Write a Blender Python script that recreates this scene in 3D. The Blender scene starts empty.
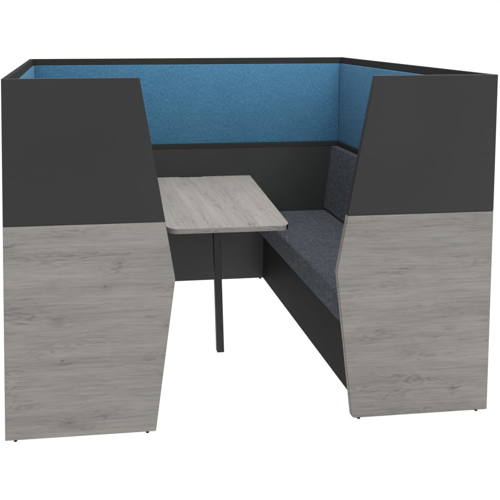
import bpy, bmesh, math, random
from mathutils import Matrix, Vector

scene = bpy.context.scene
col = scene.collection

# ------------------------------------------------------------------ dimensions
W, D, H = 2.1212, 1.348, 1.50        # booth width, depth, height
T = 0.019                            # board thickness
ZS = 0.900                           # split between wood and graphite
FLOOR = -0.011
YB = D - 0.0462                      # inner face of the lower back panel
XR = W - 0.0462                      # inner face of the lower right panel
ROOT = Vector((W / 2, D / 2, FLOOR))

# ------------------------------------------------------------------ node helpers
class NT:
    def __init__(s, name):
        s.m = bpy.data.materials.new(name)
        s.m.use_nodes = True
        s.t = s.m.node_tree
        s.t.nodes.clear()
        s.out = s.t.nodes.new('ShaderNodeOutputMaterial')
        s.b = s.t.nodes.new('ShaderNodeBsdfPrincipled')
        s.t.links.new(s.b.outputs[0], s.out.inputs[0])

    def n(s, kind, **kw):
        o = s.t.nodes.new(kind)
        for k, v in kw.items():
            setattr(o, k, v)
        return o

    def set(s, sock, v):
        if isinstance(v, bpy.types.NodeSocket):
            s.t.links.new(v, sock)
        else:
            sock.default_value = v

    def coord(s):
        return s.n('ShaderNodeTexCoord').outputs['Object']

    def mapping(s, v, scale=(1, 1, 1), loc=(0, 0, 0), rot=(0, 0, 0)):
        o = s.n('ShaderNodeMapping')
        s.set(o.inputs[0], v)
        o.inputs['Scale'].default_value = scale
        o.inputs['Location'].default_value = loc
        o.inputs['Rotation'].default_value = rot
        return o.outputs[0]

    def noise(s, v, scale=1, detail=3, rough=.5, dist=0):
        o = s.n('ShaderNodeTexNoise')
        s.set(o.inputs['Vector'], v)
        o.inputs['Scale'].default_value = scale
        o.inputs['Detail'].default_value = detail
        o.inputs['Roughness'].default_value = rough
        o.inputs['Distortion'].default_value = dist
        return o.outputs['Fac']

    def math(s, op, a, b=None, c=None, clamp=False):
        o = s.n('ShaderNodeMath', operation=op, use_clamp=clamp)
        s.set(o.inputs[0], a)
        if b is not None: s.set(o.inputs[1], b)
        if c is not None: s.set(o.inputs[2], c)
        return o.outputs[0]

    def remap(s, v, a, b, c=0., d=1., smooth=False):
        o = s.n('ShaderNodeMapRange')
        if smooth: o.interpolation_type = 'SMOOTHSTEP'
        s.set(o.inputs[0], v)
        for i, x in enumerate((a, b, c, d)): o.inputs[i + 1].default_value = x
        return o.outputs[0]

    def mix(s, f, a, b):
        o = s.n('ShaderNodeMix', data_type='RGBA')
        s.set(o.inputs[0], f)
        s.set(o.inputs[6], a if isinstance(a, bpy.types.NodeSocket) else (*a, 1))
        s.set(o.inputs[7], b if isinstance(b, bpy.types.NodeSocket) else (*b, 1))
        return o.outputs[2]

    def sep(s, v):
        o = s.n('ShaderNodeSeparateXYZ'); s.set(o.inputs[0], v); return o.outputs

    def comb(s, x, y, z=0.):
        o = s.n('ShaderNodeCombineXYZ')
        s.set(o.inputs[0], x); s.set(o.inputs[1], y); s.set(o.inputs[2], z)
        return o.outputs[0]

    def bump(s, h, strength, dist):
        o = s.n('ShaderNodeBump')
        o.inputs['Strength'].default_value = strength
        o.inputs['Distance'].default_value = dist
        s.set(o.inputs['Height'], h)
        s.set(s.b.inputs['Normal'], o.outputs[0])

def srgb(r, g, b):
    f = lambda c: (c / 255 / 12.92) if c / 255 <= .04045 else ((c / 255 + .055) / 1.055) ** 2.4
    return (f(r), f(g), f(b))

# ------------------------------------------------------------------ materials
def mat_wood(name, along, seed, gain=1.0, contrast=.88, tone=(1, 1, 1)):
    """grey oak laminate; along = 'x' (grain runs across the fronts) or 'y'."""
    k = NT(name)
    x, y, z = k.sep(k.coord())[:3]
    if along == 'x':
        u, v = x, z
        v = k.math('ADD', v, k.math('MULTIPLY', y, .8))
    else:
        u, v = y, x
        v = k.math('ADD', v, k.math('MULTIPLY', z, .8))
    u = k.math('ADD', u, seed * 3.17)
    v = k.math('ADD', v, seed * 1.73)
    # knots first, so that the grain can flow around them
    kv = k.comb(k.math('MULTIPLY', u, 4.2), k.math('MULTIPLY', v, 6.5), seed)
    vor = k.n('ShaderNodeTexVoronoi', feature='F1', voronoi_dimensions='2D')
    k.set(vor.inputs['Vector'], kv); vor.inputs['Scale'].default_value = 1
    kd, kc = vor.outputs['Distance'], vor.outputs['Color']
    pick = k.remap(k.sep(kc)[0], .55, .62)
    halo = k.math('MULTIPLY', k.remap(kd, .22, .02, 0, 1, True), pick)
    vary = k.remap(k.sep(kc)[1], 0, 1, .25, 1)
    kd2 = k.math('ADD', kd, k.remap(k.noise(kv, 14, 2, .6), .3, .7, -.014, .014))
    core = k.math('MULTIPLY', k.math('MULTIPLY', k.remap(kd2, .042, .006, 0, 1, True), pick), vary)
    # slow wander of the grain
    wv = k.comb(k.math('MULTIPLY', u, 3.2), k.math('MULTIPLY', v, 7.0), seed)
    warp = k.math('SUBTRACT', k.noise(wv, 1, 3, .55), .5)
    v1 = k.math('ADD', v, k.math('MULTIPLY', warp, .022))
    v1 = k.math('ADD', v1, k.math('MULTIPLY', halo, .009))
    # broad light and dark bands
    bands = k.noise(k.comb(k.math('MULTIPLY', u, .8), k.math('MULTIPLY', v1, 13), seed), 1, 3, .55)
    broad = k.noise(k.comb(k.math('MULTIPLY', u, 1.0), k.math('MULTIPLY', v1, 4), seed + 4), 1, 2, .5)
    # cathedral figure: contour lines of a stretched field, only in places
    field = k.noise(k.comb(k.math('MULTIPLY', u, 3.4), k.math('MULTIPLY', v1, 15.0), seed + 9), 1, 2, .5)
    rings = k.math('SINE', k.math('MULTIPLY', field, 80))
    rings = k.remap(rings, -.2, 1., 0, 1)
    place = k.noise(k.comb(k.math('MULTIPLY', u, 3.0), k.math('MULTIPLY', v, 11), seed + 13), 1, 2, .5)
    place = k.remap(place, .50, .66, 0, 1, True)
    rings = k.math('MULTIPLY', rings, place)
    # fibres at three sizes
    f1 = k.noise(k.comb(k.math('MULTIPLY', u, 4), k.math('MULTIPLY', v1, 90), seed), 1, 4, .6)
    f2 = k.noise(k.comb(k.math('MULTIPLY', u, 10), k.math('MULTIPLY', v1, 260), seed + 2), 1, 3, .6)
    pores = k.noise(k.comb(k.math('MULTIPLY', u, 22), k.math('MULTIPLY', v1, 300), seed + 6), 1, 2, .5)
    pores = k.remap(pores, .60, .70, 0, 1)
    # soft dark smudges
    smudge = k.noise(k.comb(k.math('MULTIPLY', u, 7), k.math('MULTIPLY', v1, 46), seed + 21), 1, 5, .7)
    smudge = k.remap(smudge, .58, .74, 0, 1, True)
    val = k.remap(bands, .25, .75, -.13, .13)
    val = k.math('ADD', val, k.remap(broad, .3, .7, -.07, .07))
    val = k.math('ADD', val, k.remap(f1, .25, .75, -.13, .13))
    val = k.math('ADD', val, k.remap(f2, .25, .75, -.12, .12))
    val = k.math('SUBTRACT', val, k.math('MULTIPLY', rings, .19))
    val = k.math('SUBTRACT', val, k.math('MULTIPLY', pores, .16))
    val = k.math('SUBTRACT', val, k.math('MULTIPLY', smudge, .22))
    val = k.math('SUBTRACT', val, k.math('MULTIPLY', halo, .10))
    val = k.math('SUBTRACT', val, k.math('MULTIPLY', core, .40))
    fac = k.remap(val, -.45 / contrast, .45 / contrast, 0, 1)
    ramp = k.n('ShaderNodeValToRGB')
    k.set(ramp.inputs[0], fac)
    e = ramp.color_ramp.elements
    g = gain
    e[0].position = 0.0; e[0].color = (.085 * g, .081 * g, .077 * g, 1)
    e[1].position = 1.0; e[1].color = (.42 * g, .400 * g, .380 * g, 1)
    mid = e.new(.5); mid.color = (.262 * g, .250 * g, .238 * g, 1)
    tint = k.remap(k.noise(k.comb(k.math('MULTIPLY', u, 1.5), k.math('MULTIPLY', v1, 11), seed + 30), 1, 2, .5), .45, .7)
    # warm tint multiplies rather than darkens
    mm = k.n('ShaderNodeMix', data_type='RGBA', blend_type='MULTIPLY')
    k.set(mm.inputs[0], k.math('MULTIPLY', tint, .8))
    k.set(mm.inputs[6], ramp.outputs[0]); mm.inputs[7].default_value = (1.02, .985, .965, 1)
    tt = k.n('ShaderNodeMix', data_type='RGBA', blend_type='MULTIPLY')
    tt.inputs[0].default_value = 1; k.set(tt.inputs[6], mm.outputs[2]); tt.inputs[7].default_value = (*tone, 1)
    k.set(k.b.inputs['Base Color'], tt.outputs[2])
    k.b.inputs['Roughness'].default_value = .55
    k.b.inputs['Specular IOR Level'].default_value = .25
    k.bump(k.math('SUBTRACT', f2, pores), .12, .0006)
    return k.m

def mat_board(name, rgb, rough=.5, spec=.22):
    """matt graphite melamine with a faint pearl grain and a slow painted-in sheen drift."""
    k = NT(name)
    co = k.coord()
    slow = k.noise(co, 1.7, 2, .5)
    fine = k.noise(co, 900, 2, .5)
    f = k.math('ADD', k.remap(slow, .3, .7, -.08, .08), k.remap(fine, .3, .7, -.05, .05))  # slow term puts a soft sheen gradient into the colour
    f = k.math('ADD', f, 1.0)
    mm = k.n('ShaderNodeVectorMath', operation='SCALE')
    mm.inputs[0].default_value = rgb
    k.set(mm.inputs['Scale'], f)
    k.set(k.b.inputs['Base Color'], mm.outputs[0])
    k.set(k.b.inputs['Roughness'], k.remap(slow, .3, .7, rough - .04, rough + .04))
    k.b.inputs['Specular IOR Level'].default_value = spec
    k.bump(fine, .06, .0004)
    return k.m

def mat_fabric(name, dark, mid, light, thread=420, contrast=1.0):
    """melange wool: threads crossing, lighter and darker yarn mixed at random."""
    k = NT(name)
    co = k.coord()
    # fuzzy yarn directions in the three axis planes
    a = k.noise(k.mapping(co, (1, 1, .22)), thread, 3, .6)
    b = k.noise(k.mapping(co, (.22, .22, 1)), thread, 3, .6)
    c = k.noise(co, thread * 1.1, 3, .65)
    d = k.noise(co, 9, 3, .55)
    v = k.math('MULTIPLY', a, 1.15)
    v = k.math('ADD', v, k.math('MULTIPLY', b, .35))
    v = k.math('ADD', v, k.math('MULTIPLY', c, .9))
    v = k.math('ADD', v, k.math('MULTIPLY', d, .16))
    v = k.remap(v, 1.28 - .40 / contrast, 1.28 + .40 / contrast, 0, 1)
    ramp = k.n('ShaderNodeValToRGB')
    k.set(ramp.inputs[0], v)
    e = ramp.color_ramp.elements
    e[0].color = (*dark, 1); e[1].color = (*light, 1)
    m = e.new(.5); m.color = (*mid, 1)
    k.set(k.b.inputs['Base Color'], ramp.outputs[0])
    k.b.inputs['Roughness'].default_value = .95
    k.b.inputs['Specular IOR Level'].default_value = .08
    k.b.inputs['Sheen Weight'].default_value = .06
    k.b.inputs['Sheen Roughness'].default_value = .5
    k.bump(k.math('ADD', a, b), .35, .0012)
    return k.m

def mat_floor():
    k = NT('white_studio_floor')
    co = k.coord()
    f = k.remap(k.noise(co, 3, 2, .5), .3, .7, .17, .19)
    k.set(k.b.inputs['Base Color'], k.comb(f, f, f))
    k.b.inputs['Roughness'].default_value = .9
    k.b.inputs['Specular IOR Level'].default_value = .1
    # glow added to the floor so it stays white and no shadows show
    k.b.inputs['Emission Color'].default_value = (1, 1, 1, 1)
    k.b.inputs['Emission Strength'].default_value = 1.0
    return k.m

M = dict(
    wood=mat_wood('grey_oak_laminate', 'x', 1.0, .89, .78, (1.0, .985, .97)),
    wood_b=mat_wood('grey_oak_laminate_other_sheet', 'x', 7.3, .86, .78, (1.0, .985, .97)),
    wood_top=mat_wood('grey_oak_tabletop', 'y', 3.6, 1.15, .66, (1.01, .985, .96)),
    wood_edge=mat_wood('grey_oak_edge_band', 'x', 11.0, 1.0, .8, (1.0, .98, .955)),
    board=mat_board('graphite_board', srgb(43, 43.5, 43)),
    inner=mat_board('graphite_inner_board', srgb(56, 57, 56)),  # graphite copy lightened in colour to offset the shade inside the booth
    bench=mat_board('graphite_bench_board', srgb(38, 38, 38), .6, .06),  # graphite copy darkened to keep the bench front shaded over the glowing floor
    rim=mat_board('graphite_edge_trim', srgb(50, 50, 48), .8, .04),
    hair=mat_board('grey_edge_line', srgb(98, 96, 93), .6, .05),
    metal=mat_board('black_powder_coat', srgb(36, 36, 37), .45, .3),
    plastic=mat_board('black_plastic', srgb(20, 20, 20), .5, .2),
    blue=mat_fabric('blue_melange_wool', srgb(46, 85, 111), srgb(65, 113, 144), srgb(90, 138, 165), 230, 1.0),
    grey=mat_fabric('charcoal_melange_wool', srgb(36, 40, 45), srgb(67, 72, 78), srgb(110, 115, 121), 190, 1.1),
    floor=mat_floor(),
)

# ------------------------------------------------------------------ mesh helpers
def obj(name, bm, mats, parent=None, smooth=False):
    if parent is not None or name == 'meeting_booth':
        bmesh.ops.translate(bm, verts=bm.verts, vec=-ROOT)
    bmesh.ops.recalc_face_normals(bm, faces=bm.faces)
    me = bpy.data.meshes.new(name)
    bm.to_mesh(me); bm.free()
    for m in (mats if isinstance(mats, (list, tuple)) else [mats]):
        me.materials.append(m)
    if smooth:
        for p in me.polygons: p.use_smooth = True
    o = bpy.data.objects.new(name, me)
    col.objects.link(o)
    if parent is not None: o.parent = parent
    return o

def box(bm, x0, x1, y0, y1, z0, z1, bev=0, seg=2):
    tmp = bmesh.new()
    r = bmesh.ops.create_cube(tmp, size=1)
    for v in r['verts']:
        v.co = Vector(((x0 + x1) / 2 + v.co.x * (x1 - x0), (y0 + y1) / 2 + v.co.y * (y1 - y0), (z0 + z1) / 2 + v.co.z * (z1 - z0)))
    if bev:
        bmesh.ops.bevel(tmp, geom=tmp.edges[:], offset=bev, segments=seg, profile=.5, affect='EDGES')
    join(bm, tmp)

def join(bm, tmp):
    me = bpy.data.meshes.new('tmp'); tmp.to_mesh(me); tmp.free()
    bm.from_mesh(me); bpy.data.meshes.remove(me)

def round_poly(pts, radii, seg=6):
    out = []
    n = len(pts)
    for i, (p, r) in enumerate(zip(pts, radii)):
        p = Vector(p); a = Vector(pts[i - 1]); b = Vector(pts[(i + 1) % n])
        if r <= 0: out.append(p); continue
        da, db = (a - p).normalized(), (b - p).normalized()
        ang = da.angle(db)
        t = r / math.tan(ang / 2)
        c = p + (da + db).normalized() * (r / math.sin(ang / 2))
        s, e = p + da * t - c, p + db * t - c
        tot = s.angle_signed(e)
        for k in range(seg + 1):
            q = s.copy(); q.rotate(Matrix.Rotation(-tot * k / seg, 2)); out.append(c + q)
    return out

def prism(pts, axis, a, b, bev=0.0, bev_mat=0):
    """polygon pts (2-D) extruded along an axis from a to b."""
    bm = bmesh.new()
    def P(p, h):
        if axis == 'y': return (p[0], h, p[1])
        if axis == 'z': return (p[0], p[1], h)
        return (h, p[0], p[1])
    v0 = [bm.verts.new(P(p, a)) for p in pts]
    v1 = [bm.verts.new(P(p, b)) for p in pts]
    f0 = bm.faces.new(v0); f1 = bm.faces.new(v1[::-1])
    n = len(pts)
    for i in range(n):
        bm.faces.new((v0[i], v1[i], v1[(i + 1) % n], v0[(i + 1) % n]))
    bmesh.ops.recalc_face_normals(bm, faces=bm.faces)
    if bev:
        es = list(set(f0.edges[:]) | set(f1.edges[:]))
        bmesh.ops.bevel(bm, geom=es, offset=bev, segments=2, profile=.5, affect='EDGES', material=bev_mat)
    return bm

def mirror(bm):
    for v in bm.verts: v.co.x = W - v.co.x
    bmesh.ops.reverse_faces(bm, faces=bm.faces)
    return bm

def flip_if(bm, side):      # shapes are drawn for the left half of the booth
    return mirror(bm) if side > 0 else bm

# ------------------------------------------------------------------ the setting
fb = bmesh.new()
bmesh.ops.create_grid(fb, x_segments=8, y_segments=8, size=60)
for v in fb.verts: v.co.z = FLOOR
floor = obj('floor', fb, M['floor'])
floor['kind'] = 'structure'

# ------------------------------------------------------------------ the booth
booth = bpy.data.objects.new('meeting_booth', None)
booth.location = ROOT
booth.empty_display_size = .2
col.objects.link(booth)
booth['label'] = 'dark grey and grey oak meeting booth with blue fabric walls, bench and table inside'
booth['category'] = 'meeting booth'

# ---- front panels: graphite above, grey oak below, leaning inner edge with a knee
A_T, A_S, A_K, Z_K, A_B = .557, .666, .709, .655, .629
for side, wm in ((-1, 'wood'), (1, 'wood_b')):
    up = round_poly([(0, ZS + .0008), (A_S, ZS + .0008), (A_T, H), (0, H)], [0, 0, .004, 0], 3)
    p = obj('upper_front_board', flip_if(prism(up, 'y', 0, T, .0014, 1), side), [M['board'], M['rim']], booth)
    p['label'] = 'dark grey board with a slanted inner edge'
    low = round_poly([(0, 0), (A_B, 0), (A_K, Z_K), (A_S, ZS - .0008), (0, ZS - .0008)],
                     [0, .016 if side > 0 else .004, .05, 0, 0], 6)
    p = obj('lower_front_board', flip_if(prism(low, 'y', 0, T, .0017, 1), side), [M[wm], M['hair']], booth)
    p['label'] = 'grey oak board with a kinked inner edge'
    for fx in ((.041, .594) if side < 0 else (.043, .592)):
        x = fx if side < 0 else W - fx
        f = bmesh.new()
        bmesh.ops.create_cone(f, cap_ends=True, segments=20, radius1=.0075, radius2=.006, depth=.0108,
                              matrix=Matrix.Translation((x, .013, FLOOR + .0054)))
        obj('levelling_foot', f, M['plastic'], p)

# ---- side walls, back wall
R_IN = 0.035                      # face of the blue pads
RIM_Z, RAIL_T, RAIL_B = 1.459, .927, .899
def wall_side(side):
    b = bmesh.new()
    box(b, 0.0005, .020, T + .001, D - .0205, 0, H - .006, .0008, 1)
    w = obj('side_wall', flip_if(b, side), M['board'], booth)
    b = bmesh.new()
    box(b, .0203, .0462, T + .001, YB - .0005, 0, RAIL_B - .001, .0008, 1)
    obj('inner_board', flip_if(b, side), M['inner'], w)
    b = bmesh.new()
    box(b, .0207, R_IN, T + .003, D - R_IN + .002, RAIL_T + .0008, RIM_Z, .0032, 3)
    obj('acoustic_pad', flip_if(b, side), M['blue'], w, True)
    b = bmesh.new()
    box(b, .0003, .0230, T + .0006, D - .0240, RIM_Z + .0012, H, .0012, 2)
    obj('top_rim', flip_if(b, side), M['rim'], w)
    b = bmesh.new()
    box(b, .0206, .0475, T + .001, YB - .002, RAIL_B, RAIL_T, .0012, 2)
    obj('rail', flip_if(b, side), M['rim'], w)
    return w
for side in (-1, 1): wall_side(side)

b = bmesh.new(); box(b, 0.0005, W - .0005, D - .020, D, 0, H - .006, .0008, 1)
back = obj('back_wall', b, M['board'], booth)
b = bmesh.new(); box(b, .0466, W - .0466, YB, D - .0203, 0, RAIL_B - .001, .0008, 1)
obj('inner_board', b, M['inner'], back)
b = bmesh.new(); box(b, R_IN, W - R_IN, D - R_IN, D - .0207, RAIL_T + .0008, RIM_Z, .0032, 3)
obj('acoustic_pad', b, M['blue'], back, True)
b = bmesh.new(); box(b, .0003, W - .0003, D - .0230, D + .0005, RIM_Z + .0012, H, .0012, 2)
obj('top_rim', b, M['rim'], back)
b = bmesh.new(); box(b, .0207, W - .0207, YB - .0013, D - .0206, RAIL_B, RAIL_T, .0012, 2)
obj('rail', b, M['rim'], back)
for x in (.60, W - .572):
    f = bmesh.new()
    bmesh.ops.create_cone(f, cap_ends=True, segments=16, radius1=.0075, radius2=.006, depth=.0108,
                          matrix=Matrix.Translation((x, YB + .013, FLOOR + .0054)))
    obj('levelling_foot', f, M['plastic'], back)

# ---- benches
BX = W - 1.5634                    # front face of the bench board, measured from the near wall
def cushion(x0, x1, y0, y1, z0, z1, r, crown):
    """upholstered block: rounded edges, top slightly crowned."""
    bm = bmesh.new()
    box(bm, x0, x1, y0, y1, z0, z1, r, 4)
    es = [e for e in bm.edges if e.calc_length() > .2]
    bmesh.ops.subdivide_edges(bm, edges=es, cuts=10, use_grid_fill=True)
    for v in bm.verts:
        s = (v.co.x - x0) / (x1 - x0); t = (v.co.y - y0) / (y1 - y0)
        c = max(0, min(1, 4 * s * (1 - s))) * max(0, min(1, 4 * t * (1 - t)))
        k = (v.co.z - z0) / (z1 - z0)
        if k > .5: v.co.z += crown * c ** .5
    return bm

def bench(side):
    b = bmesh.new()
    box(b, BX - .018, BX, T + .002, YB - .001, 0, .328, .0008, 1)         # front board
    box(b, .0470, BX - .0185, T + .002, YB - .001, .308, .328, .0008, 1)  # deck under the cushion
    be = obj('bench', flip_if(b, side), M['bench'], booth)
    be['label'] = 'built-in bench with a charcoal wool seat and backrest'
    c = cushion(.0485, .604, T + .003, YB - .0015, .3285, .460, .013, .004)
    s = obj('seat_cushion', flip_if(c, side), M['grey'], be, True)
    # backrest: reclined wedge pad against the wall
    zb, zt = .4655, .8985
    pr = [(.0485, zb), (.0485 + .092, zb), (.0485 + .040, zt), (.0485, zt)]
    pr = round_poly(pr, [.004, .014, .003, .002], 4)
    c = prism(pr, 'y', T + .003, YB - .0015, .002)
    obj('backrest', flip_if(c, side), M['grey'], be)
for side in (-1, 1): bench(side)

# ---- table fixed to the back wall
ZT, TH = .7097, .026
cx = W / 2
tb, tf, yf, yk = .4045, .3108, .4007, YB - .0004
pts = [(cx - tf, yf), (cx + tf, yf), (cx + tb, yk), (cx + .082, yk), (cx + .072, yk - .009), (cx - .072, yk - .009), (cx - .082, yk), (cx - tb, yk)]
pts = round_poly(pts, [.058, .050, .004, 0, .004, .004, 0, .004], 10)
tbm = prism(pts, 'z', ZT - TH, ZT, .0012)
for f in tbm.faces:
    n = f.normal
    if abs(n.z) < .5:
        f.material_index = 2 if n.x > .55 else 1  # right-hand edge painted black to stand for its shade
    elif n.z < -.5:
        f.material_index = 0
table = obj('table', tbm, [M['wood_top'], M['wood_edge'], M['plastic']], booth)
table['label'] = 'grey oak table, narrower at its rounded front end'

# leg: one rectangular tube leaning a little forward
lb = bmesh.new()
x0, x1 = 1.0355, 1.0735
yb0, yt0, dpt = .5245, .630, .027
zb, zt = FLOOR + .0005, ZT - TH - .0045
vs = []
for (y, z) in ((yb0, zb), (yt0, zt)):
    vs.append([lb.verts.new(p) for p in ((x0, y, z), (x1, y, z), (x1, y + dpt, z), (x0, y + dpt, z))])
lb.faces.new(vs[0][::-1]); lb.faces.new(vs[1])
for i in range(4):
    j = (i + 1) % 4
    lb.faces.new((vs[0][i], vs[0][j], vs[1][j], vs[1][i]))
bmesh.ops.bevel(lb, geom=lb.edges[:], offset=.0025, segments=2, profile=.5, affect='EDGES')
leg = obj('leg', lb, M['metal'], table)
b = bmesh.new(); box(b, 1.0545 - .06, 1.0545 + .06, .585, .70, ZT - TH - .0045, ZT - TH - .0004, .001, 1)
obj('mounting_plate', b, M['metal'], table)

# ------------------------------------------------------------------ light
w = bpy.data.worlds.new('World'); scene.world = w; w.use_nodes = True
bg = w.node_tree.nodes['Background']
bg.inputs[0].default_value = (1, 1, 1, 1)
bg.inputs[1].default_value = 1.0

def area(name, loc, target, size, power):
    l = bpy.data.lights.new(name, 'AREA'); l.shape = 'SQUARE'; l.size = size; l.energy = power
    o = bpy.data.objects.new(name, l); col.objects.link(o)
    o.location = loc
    o.rotation_euler = (Vector(target) - Vector(loc)).to_track_quat('-Z', 'Y').to_euler()
    return o
area('softbox', (2.0, .0, 3.5), (.9, .8, .6), 2.0, 75)

# ------------------------------------------------------------------ camera
yaw, pitch, roll, f = .0857, -.0494, -.0009, 531.3842
px, py = 120.7951, 53.2877
cy, sy, cp, sp, cr, sr = math.cos(yaw), math.sin(yaw), math.cos(pitch), math.sin(pitch), math.cos(roll), math.sin(roll)
fwd = Vector((sy * cp, cy * cp, sp)); right = Vector((cy, -sy, 0)); upv = right.cross(fwd)
r2 = cr * right + sr * upv; u2 = -sr * right + cr * upv
cam = bpy.data.cameras.new('camera')
cam.sensor_width = 36; cam.lens = f / 500 * 36
cam.shift_x = (250 - px) / 500; cam.shift_y = (py - 250) / 500
cam.clip_start = .05; cam.clip_end = 300
co = bpy.data.objects.new('camera', cam); col.objects.link(co)
mw = Matrix((r2, u2, -fwd)).transposed().to_4x4()
mw.translation = Vector((.2963, -2.1455, 1.7074))
co.matrix_world = mw
scene.camera = co

scene.view_settings.view_transform = 'Standard'
scene.view_settings.look = 'None'
scene.view_settings.exposure = 0
scene.view_settings.gamma = 1
scene.cycles.max_bounces = 8
